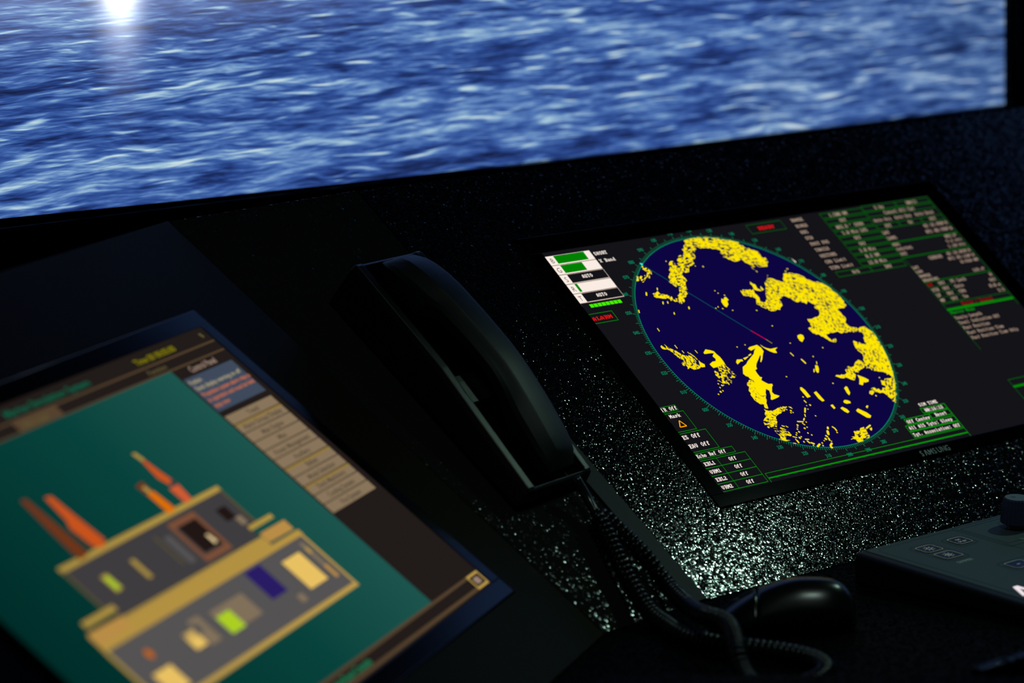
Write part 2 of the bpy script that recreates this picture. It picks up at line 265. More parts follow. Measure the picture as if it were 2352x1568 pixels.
desk = MB(); dz = -.1605 + Z0
left_y = B3.y + (B3.x+.95)*0
desk.prism([(.90, -.80), (.90, B1.y-.001), (B1.x, B1.y-.001), (Q.x, Q.y-.001), (B3.x, B3.y-.001), (B3.x, -.85)], dz-.03, dz)
o = desk.build('desk_top', M_desk, None, bevel=.0015); tag(o, 'flat matt black desk top in front of the consoles', 'desk')

mb = MB(); mb.box(-3, 3, -3, .9, -.05, 0); struct(mb.build('floor', M_floor))
mb = MB(); mb.box(-3, 3, .80, .90, 0, 2.8); struct(mb.build('wall_back', M_wall))

# ---------------------------------------------------------------- wall display with the sea picture
TV = empty('wall_display', (.1265, .42, Z0 + .1165), (1,0,0), (0,1,0), (0,0,1), 'large wall screen showing rippled blue sea above the consoles', 'screen')
tx0, tx1, tzt = -.746, .7465, .485
mb = MB(); y0 = -.008
for a in ((tx0, tx1, 0, .0145), (tx0, tx1, tzt-.02, tzt), (tx0, tx0+.023, .0145, tzt-.02), (tx1-.0228, tx1, .0145, tzt-.02)):
    mb.box(a[0], a[1], y0, .03, a[2], a[3])
mb.box(tx0+.03, tx1-.03, .03, .055, .03, tzt-.03)
mb.build('frame', M_bezel_mat, TV, bevel=.001)
for x in (-.45, .45):                                  # legs that carry the screen behind the consoles
    mb = MB(); mb.box(x-.03, x+.03, .056, .10, -Z0-.1165, .4); mb.build('stand_leg', M_black, TV)
mb = MB(); bx = [(-.5574,.1389),(-.3739,.1358),(-.1726,.1333),(.0481,.1317),(.2923,.1308),(.5574,.1311),(.85,.1317)]
pts = [(tx0+.023, .141-.1165)] + [(x-.1265, z-.1165) for x, z in bx]; pts[-1] = (tx1-.0228, pts[-1][1])
n = len(pts); zt = tzt-.02
mb.add([(x, 0, z) for x, z in pts] + [(x, 0, zt) for x, z in pts], [(i, i+1, i+1+n, i+n) for i in range(n-1)])
mb.add([(x, 0, .0145) for x, z in pts] + [(x, 0, z) for x, z in pts], [(i, i+1, i+1+n, i+n) for i in range(n-1)], 1)
t = NT('sea_picture')
tc = t.n('TexCoord'); sp = t.n('SeparateXYZ'); t.l(tc.outputs['Object'], sp.inputs[0]); X = sp.outputs[0]; Zc = sp.outputs[2]
den = t.math('MAXIMUM', t.math('SUBTRACT', .86, Zc), .06); q = t.math('DIVIDE', 1, den)
def sea(fx, fy, seed, detail, dist=0, rough=.5, warp=0):
    cmb = t.n('CombineXYZ'); t.l(t.math('MULTIPLY', t.math('MULTIPLY', X, q), fx), cmb.inputs[0])
    yy = t.math('MULTIPLY', q, fy)
    if warp:
        cw = t.n('CombineXYZ'); t.l(t.math('MULTIPLY', t.math('MULTIPLY', X, q), fx*.55), cw.inputs[0]); t.l(t.math('MULTIPLY', q, fy*.16), cw.inputs[1]); cw.inputs[2].default_value = seed+9
        wn = t.n('TexNoise'); wn.inputs['Detail'].default_value = 1; wn.inputs['Scale'].default_value = 1; t.l(cw.outputs[0], wn.inputs['Vector'])
        yy = t.math('MULTIPLY_ADD', wn.outputs[0], warp, yy)
    t.l(yy, cmb.inputs[1]); cmb.inputs[2].default_value = seed
    nz = t.n('TexNoise'); nz.inputs['Scale'].default_value = 1; nz.inputs['Detail'].default_value = detail; nz.inputs['Roughness'].default_value = rough
    nz.inputs['Distortion'].default_value = dist; t.l(cmb.outputs[0], nz.inputs['Vector']); return nz.outputs[0]
a = sea(8.0, 78, 1.3, 4, .2, .62, 4.0); b = sea(21, 230, 5.1, 2, .2, .6, 5.0); c = sea(2.6, 15, 8.7, 2, .4, .5, 1.0); g = sea(12, 150, 12.3, 1, .15, .5, 5.0)
h = t.math('ADD', t.math('ADD', t.math('MULTIPLY', a, .56), t.math('MULTIPLY', b, .32)), t.math('MULTIPLY', c, .26))
h = t.math('ADD', t.math('SUBTRACT', h, .062), t.math('MULTIPLY', t.math('SUBTRACT', g, .60, clamp=True), 1.05))
grn = t.n('TexNoise'); grn.inputs['Scale'].default_value = 5; grn.inputs['Detail'].default_value = 1; t.l(tc.outputs['Object'], grn.inputs['Vector'])
colA = t.ramp(h, [(.33, lin((16,26,58))), (.41, lin((28,46,98))), (.475, lin((42,72,142))), (.535, lin((66,102,170))), (.59, lin((104,142,194))), (.66, lin((160,194,216))), (.74, lin((206,226,228)))])
colB = t.ramp(h, [(.33, lin((18,28,56))), (.41, lin((30,50,94))), (.475, lin((50,80,134))), (.535, lin((80,112,160))), (.59, lin((120,148,186))), (.66, lin((172,190,212))), (.74, lin((204,212,226)))])
mx = t.n('MixRGB'); t.l(t.math('MULTIPLY_ADD', X, 1.3, t.math('SUBTRACT', grn.outputs[0], .8), clamp=True), mx.inputs[0]); t.l(colA, mx.inputs[1]); t.l(colB, mx.inputs[2])
def gauss(dx, sx, dz, sz):
    u = t.math('DIVIDE', t.math('SUBTRACT', X, dx), sx); v = t.math('DIVIDE', t.math('SUBTRACT', Zc, dz), sz)
    return t.math('EXPONENT', t.math('MULTIPLY', t.math('ADD', t.math('MULTIPLY', u, u), t.math('MULTIPLY', v, v)), -1))
sx, sz = -.417-.1265, .338-.1165
sun = t.math('ADD', t.math('ADD', t.math('MULTIPLY', gauss(sx, .018, sz+.012, .030), 2.6), t.math('MULTIPLY', gauss(sx, .021, sz, .062), .42)), t.math('MULTIPLY', gauss(sx, .26, sz+.02, .050), .20))
su = t.n('MixRGB', blend_type='ADD'); su.inputs[0].default_value = 1
sc3 = t.n('MixRGB', blend_type='MULTIPLY'); sc3.inputs[0].default_value = 1; sc3.inputs[1].default_value = (.86, .93, 1, 1); t.l(sun, sc3.inputs[2])
t.l(mx.outputs[0], su.inputs[1]); t.l(sc3.outputs[0], su.inputs[2])
e = t.n('Emission'); t.l(su.outputs[0], e.inputs[0]); t.l(e.outputs[0], t.out.inputs[0])
mb.build('display_panel', [t.m, M_bezel_mat], TV)
# its neighbour turns towards the operator
d2 = Vector((.77, -.64, 0)).normalized()
T2 = empty('wall_display', (.889, .42, Z0 + .1165), d2, Vector((-d2.y, d2.x, 0)), (0,0,1), 'angled black screen frame at the far right edge beside the large sea screen', 'screen')
mb = MB()
for a in ((0, 1.2, 0, .0145), (0, 1.2, tzt-.02, tzt), (0, .023, .0145, tzt-.02), (1.177, 1.2, .0145, tzt-.02)): mb.box(a[0], a[1], y0, .03, a[2], a[3])
mb.box(.03, 1.17, .03, .055, .03, tzt-.03); mb.build('frame', M_bezel_mat, T2, bevel=.001)
mb = MB(); mb.box(.55, .61, .056, .10, -Z0-.1165, .4); mb.build('stand_leg', M_black, T2)
mb = MB(); mb.add([(.023, 0, .0145), (1.177, 0, .0145), (1.177, 0, tzt-.02), (.023, 0, tzt-.02)], [(0,1,2,3)]); mb.build('display_panel', t.m, T2)

# ---------------------------------------------------------------- monitors
def bezel(mb, x0, x1, y0, y1, X0, X1, Y0, Y1, zt=.0004, zb=-.012):
    for a in ((X0, X1, y1, Y1), (X0, X1, Y0, y0), (X0, x0, y0, y1), (x1, X1, y0, y1)): mb.box(a[0], a[1], a[2], a[3], zb, zt)
k = .001
RM = empty('radar_monitor', OR, RX, RU, RN, 'black bezelled monitor with blue and yellow round radar picture', 'monitor')
mb = MB(); bezel(mb, -.1775, .3530, -.1545, .1440, -.1936, .3732, -.1682, .1643)
mb.box(-.17, .35, -.15, .14, -.045, -.0125)
o = mb.build('bezel', M_bezel_mat, RM, bevel=.0005)
# lettering on the lower bezel, A without its bar
mb = MB(); x = .0700; Hs = .0062
for ch in 'SAMSUNG':
    if ch == 'A':
        a0 = x + .0001; ww = .0052
        mb.add([(a0,-.1652,.0013),(a0+.0014,-.1652,.0013),(a0+ww/2,-.1652+Hs*.78,.0013),(a0+ww-.0014,-.1652,.0013),(a0+ww,-.1652,.0013),(a0+ww/2+.0008,-.1652+Hs,.0013),(a0+ww/2-.0008,-.1652+Hs,.0013)],
               [(0,1,2,6),(2,3,4,5),(2,5,6)]); x += .0056
    else:
        me = letters(ch, Hs/.70, M_strip, 'x', None, (x, -.1652, .0013), sx=.88, offset=.012); join_mesh(mb, me)
        x += {'S':.0054,'M':.0066,'U':.0058,'N':.0058,'G':.006}[ch]
mb.build('brand_lettering', plastic('silver_print', (120, 134, 134), .4, .4), RM)
G_bg = glow('screen_black', (19, 19, 24)); G_navy = glow('scope_navy', (12, 5, 66)); G_teal = glow('scale_teal', (0, 142, 100))
G_grn = glow('ui_green', (0, 146, 0)); G_dgrn = glow('ui_dim_green', (0, 88, 4)); G_wht = glow('ui_white', (250, 236, 226)); G_dim = glow('ui_dim_cream', (176, 152, 134))  # dim tints: viewing-angle falloff put into the right-hand readouts
G_gline = glow('bar_green', (0, 128, 0)); G_red = glow('ui_red', (232, 20, 14)); G_dred = glow('ui_dim_red', (160, 4, 6)); G_lime = glow('signal_lime', (70, 240, 0))
G_dark = glow('ui_black_text', (70, 60, 50)); G_brown = glow('row_divider', (104, 84, 66)); G_amb = glow('mark_amber', (255, 168, 0)); G_cyan = glow('heading_cyan', (60, 235, 235)); G_pink = glow('vector_red', (238, 0, 70)); G_hl = glow('heading_teal', (0, 96, 100)); G_oliv = glow('trail_olive', (150, 140, 0))
mb = MB(); mb.rect(-.1775, -.1545, .3530, .1440, -.0002); scr = mb.build('screen', G_bg, RM)
R_ = .135; z = -.0001
mb = MB(); mb.add([(R_*math.cos(a), R_*math.sin(a), z) for a in [2*math.pi*i/180 for i in range(180)]], [tuple(range(180))]); mb.build('radar_scope', G_navy, scr)
mb = MB(); off = 116.22
def bd(b, r): a = math.radians(b - off); return Vector((r*math.sin(a), r*math.cos(a), z+.0001))
def line(mb, a, b, w, mi=0):
    a = Vector(a); b = Vector(b); d = (b-a).normalized(); p = Vector((-d.y, d.x, 0))*w/2
    mb.add([a-p, b-p, b+p, a+p], [(0,1,2,3)], mi)
for i in range(360): line(mb, bd(i, R_-.0003), bd(i+1.02, R_-.0003), .0006)
for i in range(360):
    line(mb, bd(i, R_), bd(i, R_ + (.0056 if i % 5 == 0 else .0029)), .00042)
for b in range(0, 360, 10):
    p = bd(b, R_+.0098); me = letters('%03d' % b, .0056, G_teal, 'x', None, (p.x, p.y-.0020, p.z), align='CENTER', sx=.82); join_mesh(mb, me)
mb.build('bearing_scale', G_teal, scr)
def echo_mat(name, th):
    t = NT(name); yel = lin((255, 230, 0)); ye2 = lin((232, 206, 0)); nav = lin((12, 5, 60))
    if th is None:
        e = t.n('Emission', i0=yel, i1=1.0); t.l(e.outputs[0], t.out.inputs[0]); return t.m
    tc = t.n('TexCoord'); sp = t.n('SeparateXYZ'); t.l(tc.outputs['Object'], sp.inputs[0]); x, y = sp.outputs[0], sp.outputs[1]
    r = t.math('SQRT', t.math('ADD', t.math('MULTIPLY', x, x), t.math('MULTIPLY', y, y))); an = t.math('ARCTAN2', y, x)
    cm = t.n('CombineXYZ'); t.l(t.math('MULTIPLY', r, 430), cm.inputs[0]); t.l(t.math('MULTIPLY', an, 24), cm.inputs[1])
    nz = t.n('TexNoise'); nz.inputs['Scale'].default_value = 1.15; nz.inputs['Detail'].default_value = 1.5; nz.inputs['Distortion'].default_value = .6; t.l(cm.outputs[0], nz.inputs['Vector'])
    n2 = t.n('TexNoise'); n2.inputs['Scale'].default_value = 45; n2.inputs['Detail'].default_value = 1; t.l(tc.outputs['Object'], n2.inputs['Vector'])
    f = t.math('MULTIPLY_ADD', t.math('SUBTRACT', n2.outputs[0], .5), .35, nz.outputs[0])
    col = t.ramp(f, [(th-.012, nav), (th+.012, ye2), (th+.08, yel)])
    e = t.n('Emission'); t.l(col, e.inputs[0]); t.l(e.outputs[0], t.out.inputs[0]); return t.m
em = [echo_mat('echo_solid', None), echo_mat('echo_broken', .435), echo_mat('echo_coast', .41), echo_mat('echo_sparse', .52)]
rng = random.Random(3)
mb = MB()
for i, (kd, a) in enumerate(LAND):
    pts = [(a[j]/10000, -a[j+1]/10000) for j in range(0, len(a), 2)]
    out = []
    for j, p in enumerate(pts):
        nx = pts[(j+1) % len(pts)]; d = math.dist(p, nx); out.append(p)
        if kd and d > .0035:
            for s in range(1, int(d/.0018)): 
                f = s/int(d/.0018); am = .0007
                out.append((p[0]+(nx[0]-p[0])*f + rng.uniform(-am, am), p[1]+(nx[1]-p[1])*f + rng.uniform(-am, am)))
    from mathutils.geometry import tessellate_polygon
    vs = [Vector((x_, y_, z + .00005 + .00002*kd)) for x_, y_ in out]
    mb.add(vs, [tuple(q_) for q_ in tessellate_polygon([vs])], kd)
for x0, y0, x1, y1, ww in CAPS:
    a = Vector((x0/10000, -y0/10000, z+.00014)); b = Vector((x1/10000, -y1/10000, z+.00014)); d = (b-a); L_ = d.length
    d = d/L_ if L_ > 1e-5 else Vector((1,0,0)); r = ww/10000*.5; p = Vector((-d.y, d.x, 0)); ring = []
    for k_ in range(6): t_ = -math.pi/2 + math.pi*k_/5; ring.append(b + d*r*math.cos(t_) + p*r*math.sin(t_))
    for k_ in range(6): t_ = math.pi/2 + math.pi*k_/5; ring.append(a + d*r*math.cos(t_) + p*r*math.sin(t_))
    mb.add(ring, [tuple(range(12))], 0)
mb.build('land_echoes', em, scr)
mb = MB(); z1 = z + .0003
a = Vector((-.0752, .1114, z1)); b = Vector((-.0102, .0131, z1)); line(mb, a, b, .00055, 0); line(mb, b, Vector((-.0010, .0002, z1)), .0008, 1); line(mb, Vector((-.0010, .0002, z1)), Vector((.0025, -.0057, z1)), .0009, 2)
mb.add([(-.0770, .1143, z1), (-.0737, .1130, z1), (-.0752, .1110, z1), (-.0768, .1108, z1)], [(0,3,2,1)], 3)
mb.build('heading_line', [G_hl, G_pink, G_oliv, G_cyan], scr)
mb = MB(); mb.add([(.1070, .0910, z1), (.1083, .0842, z1), (.1098, .0855, z1)], [(0,1,2)]); mb.build('cursor', G_wht, scr)
# side panels of the radar picture
WM = [G_wht, G_gline, G_bg, G_dark, G_brown, G_lime, G_grn, G_red, G_amb, G_dim, G_dgrn, G_dred]
mb = MB()
def rc(u0, v0, u1, v1, mi, dz_=0): mb.rect(u0*k, -v1*k, u1*k, -v0*k, z + dz_, mi)
for i, (ch, g0) in enumerate((('B', -130.4), ('G', -141.1), ('S', None), ('R', -164.6), ('T', None))):
    v0 = -138.7 + i*12.2; rc(-177.4, v0, -122.8, v0+11.5, 0)
    rc(-177.4, v0+11.5, -122.8, v0+12.2, 4)
    if g0: rc(-167.8, v0+.4, g0, v0+10.4, 1, .0001)
    else:
        rc(-168.2, v0+.3, -123.2, v0+11.1, 4, .0001); rc(-168.2, v0+.8, -123.6, v0+10.7, 2, .0002); words(mb, 'AUTO', -146.4, -(v0+7.4), z+.0003, .40, .60, 0, 'C')
    me = letters(ch, .0086, G_dark, 'x', None, (-.1727, -(v0+9.1)*k, z+.0002), align='CENTER', sx=.8); join_mesh(mb, me, 3)
for i in range(8): rc(-168.6+i*4.9, -75.6, -164.4+i*4.9, -71.5, 5)
words(mb, 'SHORT', -120, 131.5, z, .41, .6, 0); words(mb, 'X Band', -120, 122.0, z, .41, .6, 0)
mb.frame(-.1785, .0524, -.149, .0645, .0005, z, 6); words(mb, 'ALARM', -176.6, 56.0, z, .60, .62, 7)
def fr(u0, v0, u1, v1, mi=6, tt=.00055): mb.frame(u0*k, -v1*k, u1*k, -v0*k, tt*.8, z, mi, tt)
words(mb, 'IR Off', -177.9, -57.4, z, .41, .6, 0); fr(-179, 51.9, -158.7, 58.5)
fr(-179, 59.9, -154.4, 82.3); words(mb, 'Mark', -174.0, -66.0, z, .41, .6, 0)
for a_, b_ in (((-166.8,69.8),(-163.0,77.0)), ((-163.0,77.0),(-171.0,77.0)), ((-171.0,77.0),(-166.8,69.8))): line(mb, (a_[0]*k, -a_[1]*k, z), (b_[0]*k, -b_[1]*k, z), .0011, 8)
fr(-179, 84.0, -145.4, 106.5); words(mb, 'ES Off', -177.2, -91.2, z, .45, .66, 0); words(mb, 'EAV Off', -177.2, -101.8, z, .45, .66, 0)
fr(-179, 107.9, -131.6, 115.0); words(mb, 'Echo Ref Off', -177.4, -113.4, z, .375, .58, 0)
fr(-179, 116.5, -121.8, 153.2); mb.rect(-.1580, -.1532, -.1576, -.1168, z, 6)
for i, s_ in enumerate(('EBL1', 'VRM1', 'EBL2', 'VRM2')):
    v0 = 116.5 + i*9.2
    if i: mb.rect(-.179, -(v0+.3)*k, -.1218, -(v0-.3)*k, z, 6)
    words(mb, s_, -175.7, -(v0+6.7), z+.0001, .42, .6, 0); words(mb, 'Off', -145.4, -(v0+6.6), z+.0001, .40, .6, 0)
rc(-118.7, 143.9, 149.0, 144.4, 6); rc(-118.7, 149.0, 149.0, 150.5, 6); rc(-118.9, 143.9, -118.4, 154.5, 6); rc(148.5, 112, 149, 154.5, 6)
words(mb, 'SIM TIME', 116.8, -110.0, z, .40, .55, 0)
fr(114.4, 111.9, 148.5, 118.5, 6, .0008); words(mb, '00:16:12', 118.8, -117.2, z, .40, .55, 0)
fr(84.7, 119.9, 119.9, 127.2, 6, .0008); words(mb, 'Off Center', 86.2, -125.8, z, .40, .58, 0)
fr(119.9, 119.0, 148.5, 126.2, 6, .0008); words(mb, 'Reset', 126.5, -124.8, z, .40, .58, 0)
fr(80, 127.6, 148.5, 134.9, 6, .0008); words(mb, 'All AIS Tgts: Sleep', 83.0, -133.2, z, .395, .58, 0)
fr(80, 135.0, 148.8, 143.0, 6, .0008); words(mb, 'Tgt. Association: Off', 81.6, -141.4, z, .39, .58, 0)
fr(84.2, -140.6, 132.4, -128.2, 10, .0007); words(mb, 'READY', 97.0, 131.9, z, .56, .62, 7)
for i, s_ in enumerate(('RANGE', 'RINGS', 'HDG', 'STW', 'PAST POS', 'TRAILS', 'VECTORS', 'CPA Limit', 'TCPA Limit')):
    words(mb, s_, 146.0, 135.6 - i*8.35, z, .41, .6, 9)
for i, s_ in enumerate(('1.500 NM', 'Off', '082.8 \' GYRO', '3.0 Min LOG', 'Off', 'Off', '3.0 Min', '0.2 NM', '12.0 Min')):
    v0 = -141.0 + i*8.45; fr(188.3, v0, 249.0 if i else 250, v0+7.3, 10, .001); words(mb, s_, 213 if i < 2 or i > 3 else 216, -(v0+5.9), z+.0001, .41, .6, 9, 'C')
fr(147.6, -65.2, 196.5, -57.8, 10, .0009); fr(196.5, -65.2, 246.4, -57.8, 10, .0009); words(mb, 'N/A', 170, 59.3, z, .41, .6, 9); words(mb, 'DAY', 222, 59.3, z, .41, .6, 9, 'C')
fr(250.0, -142.5, 300, -134.8, 10, .001); fr(300, -142.5, 351, -134.8, 10, .001); words(mb, 'S Up', 268, 136.2, z, .41, .6, 9); words(mb, 'RM(T)', 316, 136.2, z, .41, .6, 9)
fr(250.0, -134.0, 351, -126.4, 10, .001); words(mb, 'Cancel All Tgt', 275, 127.9, z, .41, .6, 9)
words(mb, 'Auto Acq  Auto Drp  Auto Dead', 253, 119.4, z, .385, .6, 9)
for u0, u1, s_ in ((250, 283, 'Off'), (283, 317, 'On'), (317, 351, 'Off')): fr(u0, -116.6, u1, -108.8, 10, .001); words(mb, s_, (u0+u1)/2, 110.6, z, .41, .6, 9, 'C')
words(mb, '42*18.490\'N', 349, 102.6, z, .41, .6, 9, 'R'); words(mb, '071*02.980\'W', 349, 94.6, z, .41, .6, 9, 'R'); words(mb, 'LAT', 250.8, 102.0, z, .41, .6, 9); words(mb, 'LONG', 250.8, 94.0, z, .41, .6, 9)
rc(250, -90.6, 351, -88.8, 10)
for i, (s_, t_) in enumerate((('HDG', '082.8\''), ('COG/SOG', '9.2 kts'), ('SET', '1.10 kts'))): words(mb, s_, 250.8, 85.0-i*6.6, z, .41, .52, 9); words(mb, t_, 349, 85.0-i*6.6, z, .41, .52, 9, 'R')
rc(250, -69.4, 351, -67.8, 10); rc(250, -142.5, 250.6, 60, 10); rc(350.6, -142.5, 351.4, 14, 10)
words(mb, 'CURSOR', 283.5, 60.6, z, .41, .6, 9)
for i, (s_, t_) in enumerate((('', '42*18.070\'N'), ('LAT', '071*03.120\'W'), ('LON', '0.960 NM'), ('RANGE', '')  , ('BEARING', '128.4\''))): words(mb, s_, 250.8, 58.0-i*6.0, z, .41, .52, 9); words(mb, t_, 348, 62.5-i*6.6, z, .41, .52, 9, 'R')
rc(250, -34.2, 351, -32.8, 10)
for i, (a_, b_, c_, d_) in enumerate((('PM', 'Off', 'PC Lock', '0'), ('STB', 'Off', 'Gain', 'Off'), ('LP', 'Off', 'CPA', '0.0 m'), ('MP', 'Off', 'Tm', '2.5'))):
    v_ = 27.2 - i*7.2; words(mb, a_, 252, v_, z, .41, .58, 11 if i == 0 else 9); words(mb, b_, 268, v_, z, .41, .58, 9); words(mb, c_, 286, v_, z, .41, .58, 9); words(mb, d_, 349, v_, z, .41, .58, 9, 'R')
    rc(251, -(v_-1.6), 284, -(v_-1.0), 10)
rc(266, -33, 266.5, -2.8, 10); rc(283.6, -33, 284.1, -2.8, 10)
fr(250, -3.4, 351, 4.0, 10, .0008); words(mb, 'Master / General', 276, -2.6, z+.0001, .37, .58, 11); rc(250, 4.2, 351, 6.4, 6)
words(mb, 'Master Mode', 251.4, -11.2, z, .41, .56, 6)
for i, s_ in enumerate(('Trails Length', 'Trail Indication Off', 'Past Position', 'Past Position Time', 'Past Position Time Only')): words(mb, s_, 251.4, -(18.6+i*6.8), z, .38, .56, 9)
fr(252, 101, 351, 109.6, 10, .0008); rc(252, 109.8, 351, 111.4, 6); words(mb, 'Alarm log', 268, -117.5, z, .42, .6, 11); fr(252, 111.4, 351, 127, 10, .0008)
mb.build('screen_readouts', WM, scr)

# ---- left monitor, ship automation mimic
LC = P0 + LX*(-.3930) - LU*.2592                       # centre of its lit area
LM = empty('automation_monitor', LC, LX, LU, LN, 'glossy black monitor with teal screen and top view of a ship', 'monitor')
mb = MB(); bezel(mb, -.2705, .2705, -.1540, .1535, -.2866, .2866, -.1699, .1700, .0004, -.012)
mb.box(-.26, .26, -.15, .15, -.045, -.0125)
mb.build('bezel', M_bezel, LM, bevel=.0006)
def teal_mat():
    t = NT('mimic_teal'); tc = t.n('TexCoord'); sp = t.n('SeparateXYZ'); t.l(tc.outputs['Object'], sp.inputs[0])
    col = t.ramp(t.math('MULTIPLY_ADD', sp.outputs[0], 1.9, .52), [(0, lin((0, 44, 40))), (.5, lin((8, 66, 60))), (1, lin((34, 92, 84)))])  # viewing-angle falloff put into the teal, brighter to the right
    e = t.n('Emission'); t.l(col, e.inputs[0]); t.l(e.outputs[0], t.out.inputs[0]); return t.m
SM = {}
for nm_, c_ in dict(back=(33, 27, 25), line=(84, 66, 46), title=(4, 92, 68), yellow=(128, 122, 0), tab=(92, 82, 50), pinkish=(150, 126, 112), slate=(62, 74, 92), cream=(168, 156, 122), orange=(196, 108, 66),
    btn=(136, 116, 90), btn_gold=(142, 118, 66), btn_text=(84, 72, 58), frame_gold=(182, 150, 74), ochre=(172, 144, 66), hull_dark=(62, 60, 62), hull_grey=(84, 82, 82), beam=(178, 144, 66), box=(184, 140, 70), lime=(172, 206, 34),
    pale=(232, 192, 98), blue=(42, 28, 100), tan=(122, 78, 54), ink=(32, 22, 20), white=(225, 200, 150), rust=(110, 52, 24), red=(198, 82, 28), coral=(204, 90, 50), amber=(220, 110, 0), sun=(190, 98, 0), stone=(128, 112, 90), text_green=(24, 124, 84)).items():
    SM[nm_] = glow('mimic_' + nm_, c_)
keys = list(SM); ML = [SM[n_] for n_ in keys] + [teal_mat()]; I = {n_: i for i, n_ in enumerate(keys)}; I['teal'] = len(keys)
mb = MB(); mb.rect(-.2705, -.1540, .2705, .1535, -.0002); ls = mb.build('screen', SM['back'], LM)
zz = -.0001
def lp(u, v): return ((u + 393.0)*k, (259.2 - v)*k)     # millimetres on the left panel -> display frame
def lrc(u0, v0, u1, v1, c_, d_=0, b=None):
    x0, y1 = lp(u0, v0); x1, y0 = lp(u1, v1); (b or mb).rect(x0, y0, x1, y1, zz + d_*.0001, I[c_])
def lpo(pts, c_, d_=0):
    vs = [Vector((*lp(*p), zz + d_*.0001)) for p in pts]
    from mathutils.geometry import tessellate_polygon
    mb.add(vs, [tuple(q_) for q_ in tessellate_polygon([vs])], I[c_])
def lcap(u0, v0, u1, v1, w_, c_, d_=0): line2(lp(u0, v0), lp(u1, v1), w_*k, c_, d_)
def line2(a, b, w_, c_, d_): line(mb, (a[0], a[1], zz+d_*.0001), (b[0], b[1], zz+d_*.0001), w_, I[c_])
def ltx(s_, u, v, size, c_, sx=1, al='LEFT', d_=1):
    x_, y_ = lp(u, v); me = letters(s_, size*k, ML[0], 'x', None, (x_, y_, zz+d_*.0001), sx=sx, align=al, offset=.02); join_mesh(mb, me, I[c_])
mb = MB(); lrc(-663.4, 132.4, -223.6, 397.2, 'teal'); mb.build('drawing_area', ML, ls)
mb = MB()
lrc(-663.4, 120.7, -124.4, 122.4, 'line'); lrc(-663.4, 131.2, -124.4, 132.8, 'line'); lrc(-460, 122.4, -396, 131.2, 'line')
ltx('Marine Simulation System', -459, 117.6, 9.0, 'title', 1.36); ltx('Time 00 00:05:00', -256, 117.4, 7.8, 'yellow', 1.26)
ltx('Control Panel', -199, 140.6, 8.2, 'pinkish', 1.02); ltx('Function', -254, 129.0, 6.0, 'tab', 1.5); ltx('Main page', -450, 129.2, 6.2, 'tab', 1.4)
lpo([(-137, 111), (-133, 111), (-131.6, 115.6), (-135.2, 116)], 'tab', 1)
mb.build('title_bar', ML, ls)
mb = MB(); lrc(-220.4, 143.6, -130.8, 180.5, 'slate')
for s_, v_, c_, w_ in (('Position', 150.4, 'cream', 1.0), ('Deck display warning on off', 157.0, 'cream', 1.12), ('Propulsion system alarm relay is', 163.8, 'orange', 1.04), ('in operation and must be held', 170.0, 'orange', 1.08), ('stop now', 176.4, 'orange', 1.1)):
    ltx(s_, -218, v_, 5.6, c_, w_*1.16)
mb.build('message_box', ML, ls)
for i, (s_, g_) in enumerate((('Trend', 0), ('Alarm Group Display', 1), ('Main Engine', 0), ('Misc', 0), ('Power Management', 0), ('Auxiliary', 0), ('Ballast', 1), ('Mode Selection', 0), ('Deck Machinery', 1), ('Cooling System', 0), ('Fire System', 0))):
    mb = MB(); v0 = 186.2 + i*10.16; lrc(-220.5, v0, -132.4, v0+9.3, 'btn'); lrc(-220.5, v0, -132.4, v0+2.6, 'btn_gold' if g_ else 'btn', 1)
    ltx(s_, -176.5, v0+7.0, 6.4, 'btn_text', 1.3, 'CENTER', 2); mb.build('menu_button', ML, ls)
mb = MB(); lrc(-663.4, 397.2, -124.2, 399.8, 'line'); lrc(-663.4, 408.6, -124.2, 411.6, 'line')
x0, y1 = lp(-148, 397.4); x1, y0 = lp(-124.6, 411.4); mb.frame(x0, y0, x1, y1, .0022, zz+.0001, I['frame_gold']); lrc(-142, 401.5, -131.5, 407.4, 'pinkish', 1)
ltx('Engine Room Console', -440, 407.4, 8.2, 'text_green', 1.0, 'LEFT', 1); lrc(-663.4, 411.6, -124.2, 413.2, 'back', 1)
mb.build('footer_bar', ML, ls)
mb = MB()
UP = [(-567, 236), (-321, 234), (-321, 273.5), (-285, 298.8), (-285, 298.8), (-607, 300), (-563, 273)]
lrc(-567.5, 234.8, -319.5, 275, 'hull_dark', 1); lrc(-606, 296, -285.5, 354, 'hull_grey', 1); lrc(-560, 275, -335, 290, 'hull_dark', 1)
lrc(-568.5, 233.4, -319, 238.2, 'ochre', 2); lrc(-568, 236, -564.6, 275, 'tab', 2); lrc(-322.5, 236, -319.8, 275, 'tab', 2)
lrc(-606.5, 284.5, -332.5, 299.4, 'beam', 2); lrc(-600, 284.0, -285, 286.5, 'hull_dark', 2); lrc(-607, 293.8, -283.6, 299.4, 'beam', 3); lrc(-556, 284.5, -333, 286, 'ochre', 3)
lrc(-607.5, 299, -603.6, 356, 'ochre', 2); lrc(-288.2, 299, -284.6, 354, 'frame_gold', 2); lrc(-607.5, 350.6, -284.6, 354.8, 'frame_gold', 2)
lpo([(-337, 272.6), (-295, 272.4), (-295.4, 276.6), (-337.4, 276.8)], 'ochre', 3); lpo([(-332.2, 282), (-287.6, 282), (-288, 292), (-332.2, 291.6)], 'box', 4)
lpo([(-600, 274), (-554.8, 273.6), (-554.8, 278.6), (-600.4, 279)], 'ochre', 3); lpo([(-605, 282.6), (-556.6, 283.4), (-559, 293), (-604.4, 294.4)], 'box', 4)
mb.build('hull_outline', ML, ls)
mb = MB()
lpo([(-534, 178.4), (-527, 179.2), (-525.3, 202.9), (-524.5, 234.3), (-539.6, 235.9), (-537.5, 207.6)], 'rust', 4)
